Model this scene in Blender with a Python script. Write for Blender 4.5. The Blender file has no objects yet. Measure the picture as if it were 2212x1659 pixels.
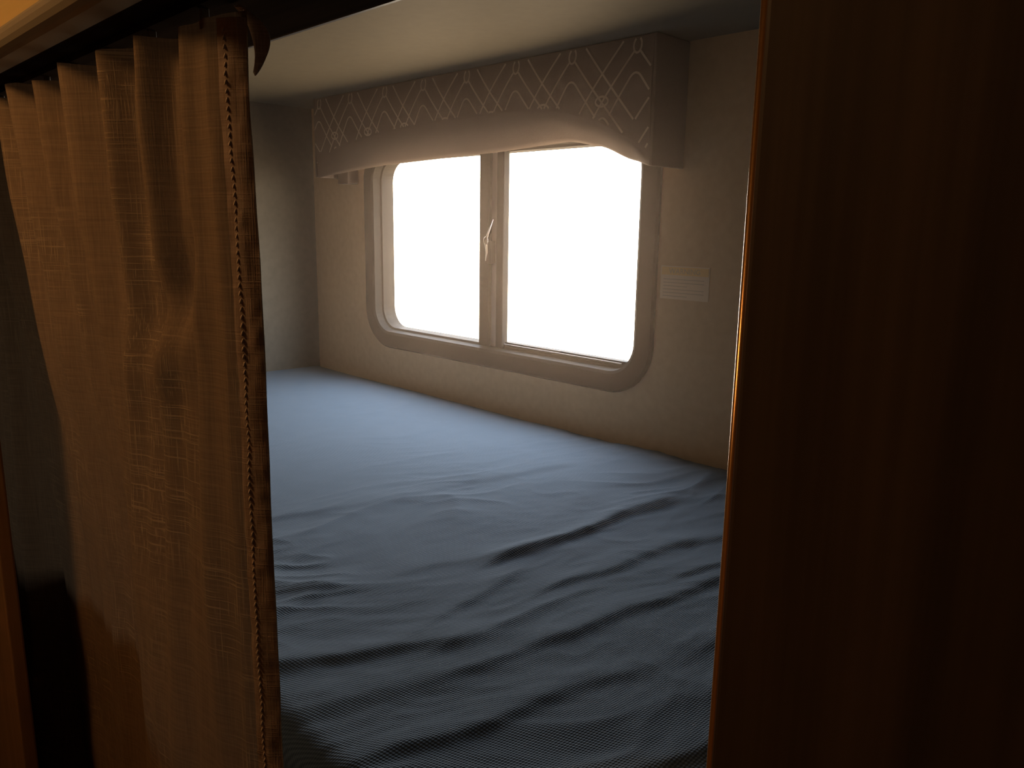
import bpy, bmesh, math, random
from mathutils import Vector, Matrix, noise
random.seed(4)
Z0 = 1.5          # eye height; all z below are relative to eye, shifted by Z0
scene = bpy.context.scene
try:
    scene.view_settings.view_transform = 'Standard'
except Exception as e:
    print(e)

# ------------------------------------------------------------------ helpers
def link(o):
    scene.collection.objects.link(o); return o

def mesh_obj(name, verts, faces, mat=None, parent=None, smooth=False):
    me = bpy.data.meshes.new(name)
    me.from_pydata([(v[0], v[1], v[2] + Z0) for v in verts], [], faces)
    me.update()
    o = link(bpy.data.objects.new(name, me))
    if mat: me.materials.append(mat)
    if smooth:
        for p in me.polygons: p.use_smooth = True
    if parent: o.parent = parent
    return o

def boxes(name, bl, mat, parent=None, bevel=0.0):
    vs, fs = [], []
    for (x0, x1, y0, y1, z0, z1) in bl:
        b = len(vs)
        vs += [(x0,y0,z0),(x1,y0,z0),(x1,y1,z0),(x0,y1,z0),(x0,y0,z1),(x1,y0,z1),(x1,y1,z1),(x0,y1,z1)]
        fs += [tuple(b+i for i in f) for f in ((0,3,2,1),(4,5,6,7),(0,1,5,4),(1,2,6,5),(2,3,7,6),(3,0,4,7))]
    o = mesh_obj(name, vs, fs, mat, parent)
    if bevel:
        m = o.modifiers.new('bevel', 'BEVEL'); m.width = bevel; m.segments = 3
    return o

def empty(name):
    e = link(bpy.data.objects.new(name, None)); return e

def tube(name, pts, r, mat, parent=None, seg=10):
    vs, fs = [], []
    n = len(pts)
    P = [Vector(p) for p in pts]
    for i, p in enumerate(P):
        d = (P[min(i+1,n-1)] - P[max(i-1,0)]).normalized()
        a = d.orthogonal().normalized() if i == 0 else (a - d*a.dot(d)).normalized()
        b = d.cross(a)
        rr = r[i] if isinstance(r, (list, tuple)) else r
        for k in range(seg):
            t = 2*math.pi*k/seg
            vs.append(tuple(p + a*math.cos(t)*rr + b*math.sin(t)*rr))
    for i in range(n-1):
        for k in range(seg):
            k2 = (k+1) % seg
            fs.append((i*seg+k, i*seg+k2, (i+1)*seg+k2, (i+1)*seg+k))
    fs.append(tuple(reversed(range(seg)))); fs.append(tuple((n-1)*seg+k for k in range(seg)))
    return mesh_obj(name, vs, fs, mat, parent, True)

def lerp_tab(tab, x):
    if x <= tab[0][0]: return tab[0][1:]
    for a, b in zip(tab, tab[1:]):
        if x <= b[0]:
            t = (x-a[0])/(b[0]-a[0])
            t = t*t*(3-2*t)*0.35 + t*0.65
            return tuple(p+(q-p)*t for p, q in zip(a[1:], b[1:]))
    return tab[-1][1:]

# ------------------------------------------------------------------ materials
def new_mat(name, col=(0.5,0.5,0.5), rough=0.7, metal=0.0, spec=0.5):
    m = bpy.data.materials.new(name); m.use_nodes = True
    nt = m.node_tree; b = nt.nodes['Principled BSDF']
    b.inputs['Base Color'].default_value = (*col, 1)
    b.inputs['Roughness'].default_value = rough
    b.inputs['Metallic'].default_value = metal
    b.inputs['Specular IOR Level'].default_value = spec
    return m, nt, b

def N(nt, t, **kw):
    n = nt.nodes.new(t)
    for k, v in kw.items():
        if k in n.inputs: n.inputs[k].default_value = v
        else: setattr(n, k, v)
    return n

def coords(nt, scale):
    tc = N(nt, 'ShaderNodeTexCoord'); mp = N(nt, 'ShaderNodeMapping')
    mp.inputs['Scale'].default_value = scale
    nt.links.new(tc.outputs['Object'], mp.inputs['Vector'])
    return mp.outputs['Vector']

def mixcol(nt, fac, a, b, mode='MIX'):
    m = N(nt, 'ShaderNodeMix', data_type='RGBA', blend_type=mode)
    for s, v in ((m.inputs[0], fac), (m.inputs[6], a), (m.inputs[7], b)):
        if isinstance(v, bpy.types.NodeSocket): nt.links.new(v, s)
        elif isinstance(v, (int, float)): s.default_value = v
        else: s.default_value = (*v, 1)
    return m.outputs[2]

def ramp(nt, src, p0, p1):
    r = N(nt, 'ShaderNodeMapRange'); r.clamp = True
    r.inputs['From Min'].default_value = p0; r.inputs['From Max'].default_value = p1
    nt.links.new(src, r.inputs['Value']); return r.outputs['Result']

def bump(nt, b, h, strength, dist):
    bp = N(nt, 'ShaderNodeBump'); bp.inputs['Strength'].default_value = strength
    bp.inputs['Distance'].default_value = dist
    nt.links.new(h, bp.inputs['Height']); nt.links.new(bp.outputs['Normal'], b.inputs['Normal'])

def math2(nt, op, a, b):
    m = N(nt, 'ShaderNodeMath', operation=op)
    for s, v in ((m.inputs[0], a), (m.inputs[1], b)):
        if isinstance(v, bpy.types.NodeSocket): nt.links.new(v, s)
        else: s.default_value = v
    return m.outputs[0]

def noise_n(nt, vec, scale, detail=3):
    n = N(nt, 'ShaderNodeTexNoise'); n.inputs['Scale'].default_value = scale
    n.inputs['Detail'].default_value = detail
    nt.links.new(vec, n.inputs['Vector']); return n.outputs['Fac']

def mat_wallpaper(name, c1, c2, rough=0.75):
    m, nt, b = new_mat(name, c1, rough, spec=0.3)
    v = coords(nt, (60, 60, 60)); n1 = noise_n(nt, v, 1.0, 4)
    v2 = coords(nt, (400, 400, 90)); n2 = noise_n(nt, v2, 1.0, 2)
    nt.links.new(mixcol(nt, ramp(nt, n1, .3, .7), c1, c2), b.inputs['Base Color'])
    bump(nt, b, n2, 0.2, 0.0004)
    return m

def mat_wood(name, c1, c2, rough=0.4, vert=True, spec=0.4):
    m, nt, b = new_mat(name, c1, rough, spec=spec)
    v = coords(nt, (45, 45, 2.2) if vert else (2.2, 45, 45))
    n1 = noise_n(nt, v, 1.0, 6)
    v2 = coords(nt, (260, 260, 6) if vert else (6, 260, 260)); n2 = noise_n(nt, v2, 1.0, 3)
    f = math2(nt, 'ADD', math2(nt, 'MULTIPLY', n1, .7), math2(nt, 'MULTIPLY', n2, .3))
    nt.links.new(mixcol(nt, ramp(nt, f, .36, .64), c1, c2), b.inputs['Base Color'])
    bump(nt, b, n2, 0.15, 0.0004)
    return m

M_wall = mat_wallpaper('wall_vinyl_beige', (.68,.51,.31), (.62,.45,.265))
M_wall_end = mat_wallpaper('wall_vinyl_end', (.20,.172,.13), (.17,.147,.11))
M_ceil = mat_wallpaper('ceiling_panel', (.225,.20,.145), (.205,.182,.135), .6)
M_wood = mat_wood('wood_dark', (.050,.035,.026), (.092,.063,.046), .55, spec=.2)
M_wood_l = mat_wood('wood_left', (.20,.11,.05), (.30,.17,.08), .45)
M_header = mat_wood('header_wood', (.028,.019,.013), (.042,.028,.018), .8, False, spec=0.0)
M_fascia = mat_wood('fascia_wood', (.60,.42,.16), (.70,.50,.22), .35, False)
M_mould, _, _ = new_mat('moulding_vinyl', (.26,.22,.16), .4)
M_floor = mat_wood('floor_vinyl', (.12,.08,.05), (.2,.14,.09), .5, False)
M_frame, _, _ = new_mat('window_frame_plastic', (.030,.026,.021), .7, spec=.06)
M_sash, _, _ = new_mat('sash_black', (.025,.022,.019), .6, spec=.06)
M_seal, _, _ = new_mat('sash_grey', (.40,.38,.35), .5)
M_steel, _, _ = new_mat('steel', (.55,.52,.48), .3, 1.0)
M_edge, _, _ = new_mat('edge_varnish', (.42,.21,.07), .2, .6, .8)
M_white, _, _ = new_mat('label_white', (.76,.63,.46), .6)
M_orange, _, _ = new_mat('label_orange', (.80,.58,.26), .6)
M_ink, _, _ = new_mat('label_ink', (.54,.45,.32), .6)
M_plastic, _, _ = new_mat('carrier_plastic', (.10,.08,.06), .5)

# valance fabric
M_val, nt, b = new_mat('valance_fabric', (.17,.135,.12), .9, spec=.2)
v = coords(nt, (500,500,500)); n = noise_n(nt, v, 1.0, 2)
nt.links.new(mixcol(nt, n, (.15,.112,.093), (.20,.15,.125)), b.inputs['Base Color']); bump(nt, b, n, .4, .0006)
M_lin, nt, b = new_mat('valance_lining', (.20,.165,.15), .9, spec=.2)
v = coords(nt, (500,500,500)); n = noise_n(nt, v, 1.0, 2)
nt.links.new(mixcol(nt, n, (.16,.12,.10), (.205,.155,.13)), b.inputs['Base Color']); bump(nt, b, n, .4, .0006)
M_thread, _, _ = new_mat('valance_embroidery', (.54,.46,.37), .8)

# curtain: slub linen
def curtain_mat(name, base, dark, slub, transl):
    m, nt, b = new_mat(name, base, .85, spec=.2)
    vh = coords(nt, (22, 22, 900)); nh = noise_n(nt, vh, 1.0, 2)     # horizontal threads
    vv = coords(nt, (900, 900, 22)); nv = noise_n(nt, vv, 1.0, 2)    # vertical threads
    vp = coords(nt, (9, 9, 5)); np_ = noise_n(nt, vp, 1.0, 3)
    patch = ramp(nt, np_, .47, .60)
    slh = ramp(nt, nh, .58, .66); slv = ramp(nt, nv, .58, .66)
    sl = math2(nt, 'MULTIPLY', math2(nt, 'MAXIMUM', slh, slv), patch)
    weave = math2(nt, 'ADD', nh, nv)
    c = mixcol(nt, ramp(nt, weave, .7, 1.3), dark, base)
    c = mixcol(nt, math2(nt, 'MULTIPLY', patch, .35), c, dark)
    c = mixcol(nt, math2(nt, 'MULTIPLY', sl, .55), c, slub)
    nt.links.new(c, b.inputs['Base Color'])
    bump(nt, b, math2(nt, 'ADD', weave, sl), .4, .0006)
    tr = N(nt, 'ShaderNodeBsdfTranslucent'); nt.links.new(c, tr.inputs['Color'])
    mx = N(nt, 'ShaderNodeMixShader'); mx.inputs[0].default_value = transl
    out = nt.nodes['Material Output']
    nt.links.new(b.outputs[0], mx.inputs[1]); nt.links.new(tr.outputs[0], mx.inputs[2])
    nt.links.new(mx.outputs[0], out.inputs['Surface'])
    return m
M_curt = curtain_mat('curtain_linen', (.27,.178,.100), (.19,.124,.072), (.46,.32,.17), .07)
M_hem = curtain_mat('curtain_hem', (.48,.36,.29), (.36,.265,.21), (.60,.47,.38), .10)  # pale hem cloth, lightened further to imitate window light on the edge
M_stitch, _, _ = new_mat('stitch_thread', (.62,.48,.37), .8)

# sheet
M_sheet, nt, b = new_mat('sheet_knit', (.12,.16,.21), .85, spec=.10)
b.inputs['Sheen Weight'].default_value = .10
b.inputs['Sheen Roughness'].default_value = .5
tc = N(nt, 'ShaderNodeTexCoord')
def rot_sin(angle, period):
    mp = N(nt, 'ShaderNodeMapping'); mp.inputs['Rotation'].default_value = (0,0,angle)
    nt.links.new(tc.outputs['Object'], mp.inputs['Vector'])
    sx = N(nt, 'ShaderNodeSeparateXYZ'); nt.links.new(mp.outputs['Vector'], sx.inputs[0])
    return math2(nt, 'SINE', math2(nt, 'MULTIPLY', sx.outputs[0], 2*math.pi/period), 0.0)
sa = rot_sin(math.radians(30), .0032); sb = rot_sin(math.radians(-48), .0046)
pr = math2(nt, 'MULTIPLY', sa, sb)
vn = coords(nt, (25,25,25)); nn = noise_n(nt, vn, 1.0, 4)
fac = ramp(nt, pr, -.75, .75)
c = mixcol(nt, fac, (.062,.090,.122), (.170,.220,.272))
c = mixcol(nt, math2(nt, 'MULTIPLY', ramp(nt, nn, .35, .7), .3), c, (.095,.132,.172))
nt.links.new(c, b.inputs['Base Color']); bump(nt, b, pr, .5, .0006)

# glass: thin pane
M_glass = bpy.data.materials.new('window_glass'); M_glass.use_nodes = True
nt = M_glass.node_tree; nt.nodes.remove(nt.nodes['Principled BSDF'])
t = N(nt, 'ShaderNodeBsdfTransparent'); g = N(nt, 'ShaderNodeBsdfGlossy'); g.inputs['Roughness'].default_value = .02
mx = N(nt, 'ShaderNodeMixShader'); mx.inputs[0].default_value = .06
nt.links.new(t.outputs[0], mx.inputs[1]); nt.links.new(g.outputs[0], mx.inputs[2])
nt.links.new(mx.outputs[0], nt.nodes['Material Output'].inputs['Surface'])

# ------------------------------------------------------------------ room dimensions
XL, XR = -2.04, .60          # bunk end walls
YB = 1.20                    # back wall inner face
ZC = .309                    # bunk ceiling
YF, YF2 = .19, .30           # front wall / header beam
FL = -1.5; AC = .47; YA = -.95
XO_L, XO_R = -.93, -.107     # opening in front wall
ZM = -.411                   # mattress top
WX0, WX1, WZ0, WZ1 = -1.78, -.850, -.318, .205
ins = .04
boxes('wall_back', [(XL-.04, WX0+ins, YB, YB+.05, FL, AC), (WX1-ins, XR+.04, YB, YB+.05, FL, AC),
                    (WX0+ins, WX1-ins, YB, YB+.05, FL, WZ0+ins), (WX0+ins, WX1-ins, YB, YB+.05, WZ1-ins, AC)], M_wall)
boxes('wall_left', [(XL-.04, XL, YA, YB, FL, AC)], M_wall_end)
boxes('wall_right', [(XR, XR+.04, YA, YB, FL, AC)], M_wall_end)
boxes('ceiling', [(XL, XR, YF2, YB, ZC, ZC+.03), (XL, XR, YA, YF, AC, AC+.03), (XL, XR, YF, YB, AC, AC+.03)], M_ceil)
boxes('floor', [(XL, XR, YA, YB, FL-.04, FL)], M_floor)
boxes('wall_aisle', [(XL-.04, XR+.04, YA-.04, YA, FL, AC)], M_wood_l)
# front wall of bunk
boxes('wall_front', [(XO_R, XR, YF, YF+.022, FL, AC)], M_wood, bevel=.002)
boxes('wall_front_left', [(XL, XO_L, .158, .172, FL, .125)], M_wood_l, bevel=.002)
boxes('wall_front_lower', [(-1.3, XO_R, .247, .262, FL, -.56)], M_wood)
boxes('trim_header', [(XL, XO_R-.001, YF, YF2, .13, ZC+.03)], M_header, bevel=.002)
boxes('trim_header_bead', [(XL, XO_R-.001, YF2+.0002, YF2+.0025, .13, .1335)], M_mould)
boxes('trim_fascia', [(XL, XO_R-.001, YF-.012, YF-.0005, .146, AC-.001)], M_fascia, bevel=.001)
# rounded moulding along header's lower front edge
vs, fs = [], []
prof = []
for k in range(9):
    a = math.pi*k/8
    prof.append((YF-.012 - .010*math.sin(a), .139 - .010*math.cos(a)))
prof = [(YF+.004, .129)] + prof + [(YF-.002, .149)]
for x in (XL, XO_R-.001):
    for (y, z) in prof: vs.append((x, y, z))
n = len(prof)
for k in range(n-1): fs.append((k, k+1, n+k+1, n+k))
fs.append(tuple(range(n))); fs.append(tuple(reversed(range(n, 2*n))))
mesh_obj('trim_moulding', vs, fs, M_mould, smooth=False)
tube('trim_edge', [(XO_R-.0004, YF+.003, FL+.001), (XO_R-.0004, YF+.003, AC-.001)], .0019, M_edge, seg=20)

# bunk platform
boxes('bunk_platform', [(XL+.002, XR-.002, .265, YB-.002, -.56, -.535)], M_wood_l)

# ------------------------------------------------------------------ mattress
ridges = [
 (-.972,.511,-.885,.971,.0055,.020),
 (-.665,.665,-.650,.945,.013,.013),
 (-.72,.55,-.66,.68,.004,.018),
 (-.633,.300,-.559,.458,.0085,.018),(-.575,.66,-.545,.84,.0065,.014),
 (-.545,.33,-.512,.449,.006,.015),(-.490,.56,-.452,.80,.0075,.014),
 (-.457,.33,-.405,.517,.0065,.015),(-.372,.677,-.36,.85,.006,.013),
 (-.70,.28,-.74,.44,.004,.012),(-.80,.32,-.86,.50,.003,.016),
 (-.485,.80,-.44,.98,.008,.013),(-.33,.36,-.28,.62,.006,.014),(-.22,.4,-.18,.8,.005,.02),
 (-.60,.50,-.63,.62,.004,.010),(-.53,.88,-.50,1.0,.005,.012),
]
def sm_(t): t = min(1,max(0,t)); return t*t*(3-2*t)
def ridge_h(x, y):
    h = 0
    wob = noise.noise(Vector((x*11, y*9, 3)))
    for (x0,y0,x1,y1,a,w) in ridges:
        if abs(x-(x0+x1)/2) > .22: continue
        dx, dy = x1-x0, y1-y0; L2 = dx*dx+dy*dy
        t = ((x-x0)*dx+(y-y0)*dy)/L2
        L = math.sqrt(L2)
        tc = min(1, max(0, t))
        px, py = x0+dx*tc, y0+dy*tc
        s = ((x-px)*dy - (y-py)*dx)/L
        e = abs(t-tc)*L
        s += .016*wob
        ww = w*(0.7 if s > 0 else 1.8)
        h += a*.62*math.exp(-(s/ww)**2 - (e/.05)**2)
    return h
def mat_h(x, y):
    z = ZM + ridge_h(x, y)
    k = 1 if x > -.82 else max(.16, 1-(-.82-x)*2.4)
    z += .005*noise.noise(Vector((x*2.3, y*1.6, 0)))
    u = x - .20*y + .06*noise.noise(Vector((x*5, y*5, 11)))
    v = y + .06*noise.noise(Vector((x*5, y*5, 21)))
    msk = sm_(.5+.9*noise.noise(Vector((x*5, y*4, 31))))
    z += k*(.0065*msk*(1-abs(2*noise.noise(Vector((u*9, v*2.8, 1)))))**2)
    z += k*.0024*msk*(1-abs(2*noise.noise(Vector((u*26, v*9, 5)))))**2
    z += k*.0006*noise.noise(Vector((u*70, v*32, 2)))
    return z
MX0, MX1, MY0, MY1 = XL+.004, XR-.004, .268, YB-.004
nx, ny = 760, 330
vs, fs = [], []
for j in range(ny+1):
    for i in range(nx+1):
        x = MX0 + (MX1-MX0)*i/nx; y = MY0 + (MY1-MY0)*j/ny
        z = mat_h(x, y)
        R = .028
        for d in (x-MX0, MX1-x, y-MY0, MY1-y):
            if d < R:
                z -= (R - math.sqrt(max(0, R*R-(R-d)**2)))*.8
        vs.append((x, y, z))
for j in range(ny):
    for i in range(nx):
        a = j*(nx+1)+i; fs.append((a, a+1, a+nx+2, a+nx+1))
bi = [i for i in range(nx+1)] + [j*(nx+1)+nx for j in range(1, ny+1)] + [ny*(nx+1)+i for i in range(nx-1, -1, -1)] + [j*(nx+1) for j in range(ny-1, 0, -1)]
base = len(vs)
for k in bi: vs.append((vs[k][0], vs[k][1], -.533))
L = len(bi)
for k in range(L):
    k2 = (k+1) % L
    fs.append((bi[k2], bi[k], base+k, base+k2))
fs.append(tuple(base+k for k in reversed(range(L))))
mesh_obj('bunk_mattress', vs, fs, M_sheet, smooth=True)

# ------------------------------------------------------------------ window
win = empty('window_1')
def rrect(x0, x1, z0, z1, r, seg=10):
    pts = []
    for (cx, cz, a0) in ((x1-r, z1-r, 0), (x0+r, z1-r, 90), (x0+r, z0+r, 180), (x1-r, z0+r, 270)):
        for k in range(seg+1):
            a = math.radians(a0 + 90*k/seg)
            pts.append((cx+r*math.cos(a), cz+r*math.sin(a)))
    return pts
def ring(name, loops, mat, parent):
    vs, fs = [], []
    for (o, r, y) in loops:
        for (x, z) in rrect(WX0+o, WX1-o, WZ0+o, WZ1-o, r): vs.append((x, y, z))
    n = len(vs)//len(loops)
    for l in range(len(loops)-1):
        for k in range(n):
            k2 = (k+1) % n
            fs.append((l*n+k, l*n+k2, (l+1)*n+k2, (l+1)*n+k))
    return mesh_obj(name, vs, fs, mat, parent, False)
ring('frame', [(0,.10,YB-.0005),(0,.10,YB-.006),(.004,.096,YB-.010),(.036,.066,YB-.010),(.042,.060,YB-.007),(.045,.057,YB+.012),(.050,.052,YB+.014),(.050,.052,YB+.05)], M_frame, win)
boxes('stile_fixed', [(-1.342,-1.310,YB+.004,YB+.020,WZ0+.046,WZ1-.046)], M_sash, win, .002)
boxes('stile_seal', [(-1.310,-1.288,YB+.012,YB+.030,WZ0+.046,WZ1-.046)], M_seal, win, .002)
boxes('stile_slider', [(-1.288,-1.266,YB+.006,YB+.024,WZ0+.046,WZ1-.046)], M_sash, win, .002)
boxes('sill_track', [(-1.27,WX1-.075,YB+.016,YB+.034,WZ0+.049,WZ0+.060)], M_sash, win, .001)
boxes('sill_bead', [(-1.27,WX1-.085,YB+.012,YB+.0155,WZ0+.054,WZ0+.0565)], M_seal, win)
boxes('glass', [(-1.73,-1.325,YB+.030,YB+.033,WZ0+.045,WZ1-.045),(-1.325,WX1-.05,YB+.036,YB+.039,WZ0+.045,WZ1-.045)], M_glass, win)
boxes('latch_base', [(-1.314,-1.296,YB-.004,YB+.012,-.085,-.035)], M_sash, win, .003)
tube('latch_lever', [(-1.286,YB-.006,.012),(-1.296,YB-.012,-.02),(-1.300,YB-.014,-.035),(-1.298,YB-.013,-.06),(-1.304,YB-.010,-.078)], [.0015,.002,.003,.002,.0014], M_steel, win)
tube('latch_ring', [(-1.300+.006*math.cos(a), YB-.014, -.034+.008*math.sin(a)) for a in [2*math.pi*k/16 for k in range(17)]], .0014, M_steel, win, 8)

# ------------------------------------------------------------------ valance
val = empty('window_valance')
VX0, VX1, VY = -1.861, -.812, 1.106
A = [(-1.861,.146),(-1.80,.170),(-1.737,.186),(-1.6,.202),(-1.4,.212),(-1.148,.215),(-1.02,.205),(-.93,.180),(-.86,.150),(-.812,.120)]
B = [(-1.861,1.108,.114),(-1.80,1.118,.120),(-1.70,1.135,.130),(-1.6,1.148,.138),(-1.24,1.155,.147),(-1.03,1.155,.156),(-.95,1.15,.142),(-.87,1.14,.114),(-.812,1.112,.100)]
n = 90
vs, fs = [], []
rows = 8
for i in range(n+1):
    x = VX0+(VX1-VX0)*i/n
    zb = lerp_tab(A, x)[0]
    for r in range(rows+1):
        z = zb+(ZC-.002-zb)*r/rows
        vs.append((x, VY - .004*math.sin(math.pi*min(1,(r+.001)/rows)), z))
for i in range(n):
    for r in range(rows):
        a = i*(rows+1)+r; fs.append((a, a+rows+1, a+rows+2, a+1))
face = mesh_obj('face', vs, fs, M_val, val, True)
vs, fs = [], []
rr = 8
for i in range(n+1):
    x = VX0+(VX1-VX0)*i/n
    zb = lerp_tab(A, x)[0]; yb, zz = lerp_tab(B, x)
    for r in range(rr+1):
        t = r/rr
        y = VY+(yb-VY)*t**1.6; z = zb+(zz-zb)*t
        wv = .0015*noise.noise(Vector((x*20, t*3, 5)))
        vs.append((x, y+wv, z))
    vs.append((x, yb+.006, zz+.002)); vs.append((x, 1.180, ZC-.003))
w = rr+3
for i in range(n):
    for r in range(w-1):
        a = i*w+r; fs.append((a+1, a+w+1, a+w, a))
mesh_obj('lining', vs, fs, M_lin, val, True)
for nm, xx, zb in (('return_a', VX0, .114), ('return_b', VX1, .10)):
    s = 1 if nm == 'return_b' else -1
    boxes(nm, [(min(xx, xx+s*.006), max(xx, xx+s*.006), VY-.002, YB-.001, zb, ZC-.001)], M_val, val, .002)
boxes('bracket', [(VX0+.002, VX0+.05, YB-.035, YB-.002, .100, .14)], M_lin, val, .002)
# embroidery ribbons
vs, fs = [], []
def ribbon(pts, wd):
    dense = []
    for (a0, a1), (b0, b1) in zip(pts, pts[1:]):
        m = max(1, int(math.hypot(b0-a0, b1-a1)/.0022))
        for s in range(m): dense.append((a0+(b0-a0)*s/m, a1+(b1-a1)*s/m))
    dense.append(pts[-1]); pts = dense
    prev = None
    for i, (x, z) in enumerate(pts):
        x0, z0 = pts[max(0,i-1)]; x1, z1 = pts[min(len(pts)-1,i+1)]
        d = math.hypot(x1-x0, z1-z0) or 1
        nx_, nz_ = -(z1-z0)/d*wd/2, (x1-x0)/d*wd/2
        ok = VX0+.002 < x < VX1-.002 and lerp_tab(A, x)[0]+.003 < z < ZC-.005
        if ok:
            r = (z-lerp_tab(A,x)[0])/(ZC-.002-lerp_tab(A,x)[0])
            y = VY - .004*math.sin(math.pi*min(1,max(0,r))) - .0011
            b = len(vs); vs.extend([(x-nx_, y, z-nz_), (x+nx_, y, z+nz_)])
            if prev is not None: fs.append((prev, prev+1, b+1, b))
            prev = b
        else: prev = None
W = .0036
P = .142
SL = 1.15
def ell(cx, cz, rx, rz):
    ribbon([(cx+rx*math.cos(a), cz+rz*math.sin(a)) for a in [2*math.pi*q/24 for q in range(25)]], W)
def arch(cx, zc, hw, drop, up=1):
    """rounded chevron"""
    pts = []
    for q in range(-20, 21):
        t = q/20
        a = abs(t)
        h = (.5*(a/.22)**2*.22 if a < .22 else a-.11)/.89
        pts.append((cx+hw*t, zc-up*drop*h))
    ribbon(pts, W)
OX = -.986 - P*8
for i in range(12):
    ox = OX+P*i
    ribbon([(ox+.006, .284), (ox+.006+.15, .284-.15*SL)], W)
    ribbon([(ox-.006, .284), (ox-.006-.15, .284-.15*SL)], W)
    ribbon([(ox+.030, .303), (ox+.030+.11, .303-.11*SL)], W)
    ribbon([(ox-.030, .303), (ox-.030-.11, .303-.11*SL)], W)
    ell(ox, .293, .008, .012)
    ell(ox+P/2, .211, .014, .008)
    arch(ox, .250, .055, .055*SL)
    arch(ox+P/2, .184, .050, .050*SL)
mesh_obj('embroidery', vs, fs, M_thread, val)

# ------------------------------------------------------------------ warning label
lab = empty('warning_label')
boxes('paper', [(-.842,-.741,YB-.0012,YB-.0002,-.126,-.067)], M_white, lab)
boxes('header_band', [(-.840,-.743,YB-.0018,YB-.0012,-.083,-.069)], M_orange, lab)
cu = bpy.data.curves.new('header_text', 'FONT'); cu.body = 'WARNING'; cu.size = .0135; cu.align_x = 'CENTER'
to = link(bpy.data.objects.new('header_text', cu)); to.location = (-.7915, YB-.0021, -.0805+Z0)
to.rotation_euler = (math.radians(90), 0, 0); cu.materials.append(M_ink); to.parent = lab
bl = []
for r in range(6):
    z = -.090-.006*r; bl.append((-.836, -.836+.085*(1 if r % 3 != 2 else .6), YB-.0016, YB-.0012, z-.0012, z))
boxes('fine_print', bl, M_ink, lab)

# ------------------------------------------------------------------ curtain
cur = empty('bunk_curtain')
CX0, CX1 = -1.30, -.486
ZT, ZB = .121, -1.05
def sm(t): t = min(1,max(0,t)); return t*t*(3-2*t)
def wobx(z): return .004*noise.noise(Vector((0, z*6, 2)))
def cur_xy(s, z):
    """s 0..1 along fabric"""
    t = ZT - z
    s1 = .962
    if s < s1:
        q = s/s1; x = CX0+(CX1-CX0)*q
        k = sm((t-.10)/.42)
        fade = .15+.85*math.exp(-t*3.4)
        ph = (x+.492)/.072 + .75*noise.noise(Vector((x*7, z*1.2, 0)))
        am = 1+.55*noise.noise(Vector((x*11, z*1.5, 40)))
        y = .219
        c = math.cos(2*math.pi*ph)
        fall = .45+.55*math.exp(-max(0,t-.10)*5)
        y -= .018*fade*fall*am*(c if c > 0 else c*.7)
        y -= .004*fade*math.cos(4*math.pi*ph+1)
        edge = -.665 + .02*noise.noise(Vector((z*2, 0, 8)))
        prof_ = 1-2*sm((edge-x)/.07)
        if x < -1.0: prof_ += 1.6*sm((-1.0-x)/.08)
        y -= .019*k*prof_
        y -= .005*k*math.cos(2*math.pi*(x+.50)/.12 + z*1.6)
        zc = -.085 + 5.0*(x+.585)**2 + .3*(x+.585)
        g = math.exp(-((x+.565)/.062)**2)
        y += .0090*g*math.exp(-((z-zc-.020)/.028)**2) - .0060*g*math.exp(-((z-zc+.020)/.026)**2)
        y += .005*noise.noise(Vector((x*13+z*3, z*4, 7)))*sm(t/.2)
        y += .0020*noise.noise(Vector((x*30, z*12, 17)))
        y = min(.241, max(.179, y))
        ed = sm((q-.93)/.07)
        y = y*(1-ed) + .2165*ed
        x += wobx(z)*q
        return x, y
    q = (s-s1)/(1-s1)
    x = CX1 + wobx(z) + .024*q
    y = .2165+.0155*q - .001*math.sin(q*math.pi) + .0008*noise.noise(Vector((q*3, z*22, 9)))
    return x, y
nu, nz = 520, 320
vs, fs = [], []
for j in range(nz+1):
    for i in range(nu+1):
        s = i/nu
        z = ZT-(ZT-ZB)*j/nz
        x, y = cur_xy(s, z)
        if z > .0:
            z -= .006*abs(math.sin(math.pi*((x+.463)/.132)))*(z/ZT)
        vs.append((x, y, z))
for j in range(nz):
    for i in range(nu):
        a = j*(nu+1)+i; fs.append((a, a+nu+1, a+nu+2, a+1))
mesh_obj('fabric', vs, fs, M_curt, cur, True)
# hem strip folded over the leading edge
vs, fs = [], []
nh = 560; wn = 10
def hem_xy(q, z):
    """across the hem q 0..1, slightly proud of the fabric"""
    x, y = cur_xy(.962+.038*(.35+.65*q), z)
    puck = .0010*noise.noise(Vector((q*2, z*38, 1))) + .0006*noise.noise(Vector((q*3, z*100, 4)))
    o = .0008+.0012*math.sin(q*math.pi)**.7 + puck
    return x+.5*o, y-.87*o
for j in range(nh+1):
    z = ZT-.004-(ZT-ZB-.008)*j/nh
    for k in range(wn+1):
        q = k/wn; x, y = hem_xy(q, z)
        vs.append((x, y, z))
for j in range(nh):
    for k in range(wn):
        a = j*(wn+1)+k; fs.append((a, a+wn+1, a+wn+2, a+1))
mesh_obj('hem', vs, fs, M_hem, cur, True)
vs, fs = [], []
z = ZT-.01
while z > -1.0:
    x, y = hem_xy(.30, z)
    c = Vector((x+.0002, y-.0003, z)); b0 = len(vs)
    for lat in range(5):
        th = math.pi*lat/4
        for lo in range(6):
            a = 2*math.pi*lo/6; r = math.sin(th)*.0006+.0001
            vs.append((c.x+r*math.cos(a), c.y+r*math.sin(a)+.0006*math.cos(th), c.z+.0018*math.cos(th)))
    for lat in range(4):
        for lo in range(6):
            l2 = (lo+1) % 6
            fs.append((b0+lat*6+lo, b0+(lat+1)*6+lo, b0+(lat+1)*6+l2, b0+lat*6+l2))
    z -= .0050
mesh_obj('stitching', vs, fs, M_stitch, cur, True)
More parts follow.
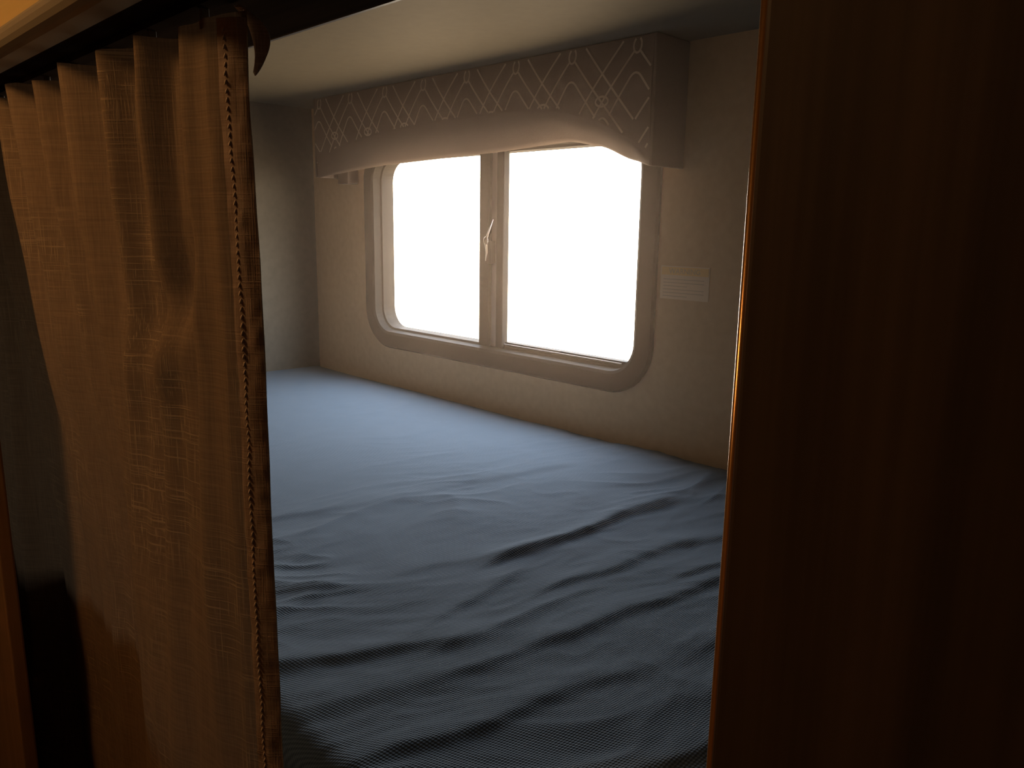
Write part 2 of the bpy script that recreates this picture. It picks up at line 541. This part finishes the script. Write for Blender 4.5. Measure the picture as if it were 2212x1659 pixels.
boxes('track', [(XO_L-.3, XO_R-.01, .214, .226, .1245, .1295)], M_header, cur)
bl = []
for i in range(9):
    x = CX1-.006-.083*i
    bl.append((x-.002, x+.002, .217, .222, .112, .1248))
boxes('carriers', bl, M_plastic, cur, .001)
def flap(name, pts, w0, mat):
    vs, fs = [], []
    for i, (p, w) in enumerate(zip(pts, w0)):
        for k in range(7):
            q = k/6-.5
            vs.append((p[0]+q*w*.5, p[1]+q*w*.8, p[2]+.0015*math.sin(q*9+i)))
    for i in range(len(pts)-1):
        for k in range(6):
            a = i*7+k; fs.append((a, a+1, a+8, a+7))
    o = mesh_obj(name, vs, fs, mat, cur, True)
    s = o.modifiers.new('thick', 'SOLIDIFY'); s.thickness = .0015
    ss = o.modifiers.new('sub', 'SUBSURF'); ss.levels = 1; ss.render_levels = 2
flap('corner_flap', [(-.474,.231,.125),(-.467,.238,.118),(-.463,.241,.108),(-.463,.241,.098),(-.467,.237,.086)], [.006,.011,.012,.009,.003], M_hem)

# ------------------------------------------------------------------ aisle lamp (real fixture)
lamp = empty('ceiling_lamp')
LX, LY = -.80, -.26
M_em, nt, b = new_mat('lamp_diffuser', (1,.8,.55), .5)
b.inputs['Emission Color'].default_value = (1,.62,.28,1); b.inputs['Emission Strength'].default_value = 3
tube('housing', [(LX,LY,AC-.001),(LX,LY,AC-.02)], .10, M_steel, lamp, 32)
tube('diffuser', [(LX,LY,AC-.02),(LX,LY,AC-.03),(LX,LY,AC-.036)], [.09,.08,.04], M_em, lamp, 32)
ld = bpy.data.lights.new('bulb', 'POINT'); ld.energy = 4.3; ld.color = (1,.54,.21); ld.shadow_soft_size = .05
lo = link(bpy.data.objects.new('bulb', ld)); lo.location = (LX, LY, AC-.09+Z0); lo.parent = lamp

# ------------------------------------------------------------------ haze volume added in the bunk to imitate window glare
M_glare = bpy.data.materials.new('glare_haze'); M_glare.use_nodes = True
nt = M_glare.node_tree; nt.nodes.remove(nt.nodes['Principled BSDF'])
vs_ = N(nt, 'ShaderNodeVolumeScatter'); vs_.inputs['Color'].default_value = (1,.76,.58,1)
vs_.inputs['Density'].default_value = .048; vs_.inputs['Anisotropy'].default_value = .84
nt.links.new(vs_.outputs[0], nt.nodes['Material Output'].inputs['Volume'])
boxes('glare_haze', [(XL+.001, XR-.001, YF2+.004, 1.095, -.34, ZC-.001)], M_glare)

# ------------------------------------------------------------------ daylight
w = bpy.data.worlds.new('daylight'); scene.world = w; w.use_nodes = True
nt = w.node_tree; bg = nt.nodes['Background']
tc = N(nt, 'ShaderNodeTexCoord'); sx = N(nt, 'ShaderNodeSeparateXYZ')
nt.links.new(tc.outputs['Generated'], sx.inputs[0])
c = mixcol(nt, ramp(nt, sx.outputs[2], -.30, .05), (.36,.26,.16), (1.0,.88,.71))
c = mixcol(nt, ramp(nt, sx.outputs[2], .05, .45), c, (.80,.88,1.0))
nt.links.new(c, bg.inputs['Color']); bg.inputs['Strength'].default_value = 15.5
pl = bpy.data.lights.new('window_portal', 'AREA'); pl.shape = 'RECTANGLE'; pl.size = WX1-WX0; pl.size_y = WZ1-WZ0
pl.cycles.is_portal = True
po = link(bpy.data.objects.new('window_portal', pl)); po.location = ((WX0+WX1)/2, YB+.06, (WZ0+WZ1)/2+Z0)
po.rotation_euler = (math.radians(-90), 0, 0)   # faces -Y
po.parent = win

# ------------------------------------------------------------------ camera
cam = bpy.data.cameras.new('camera'); co = link(bpy.data.objects.new('camera', cam))
cam.sensor_width = 36; cam.lens = 36*1700/2212; cam.clip_start = .01
a, p, r = math.radians(45.6), math.radians(11.4), math.radians(.85)
M = Matrix.Rotation(a, 4, 'Z') @ Matrix.Rotation(math.pi/2-p, 4, 'X') @ Matrix.Rotation(r, 4, 'Z')
co.matrix_world = Matrix.Translation((0,0,Z0)) @ M
scene.camera = co
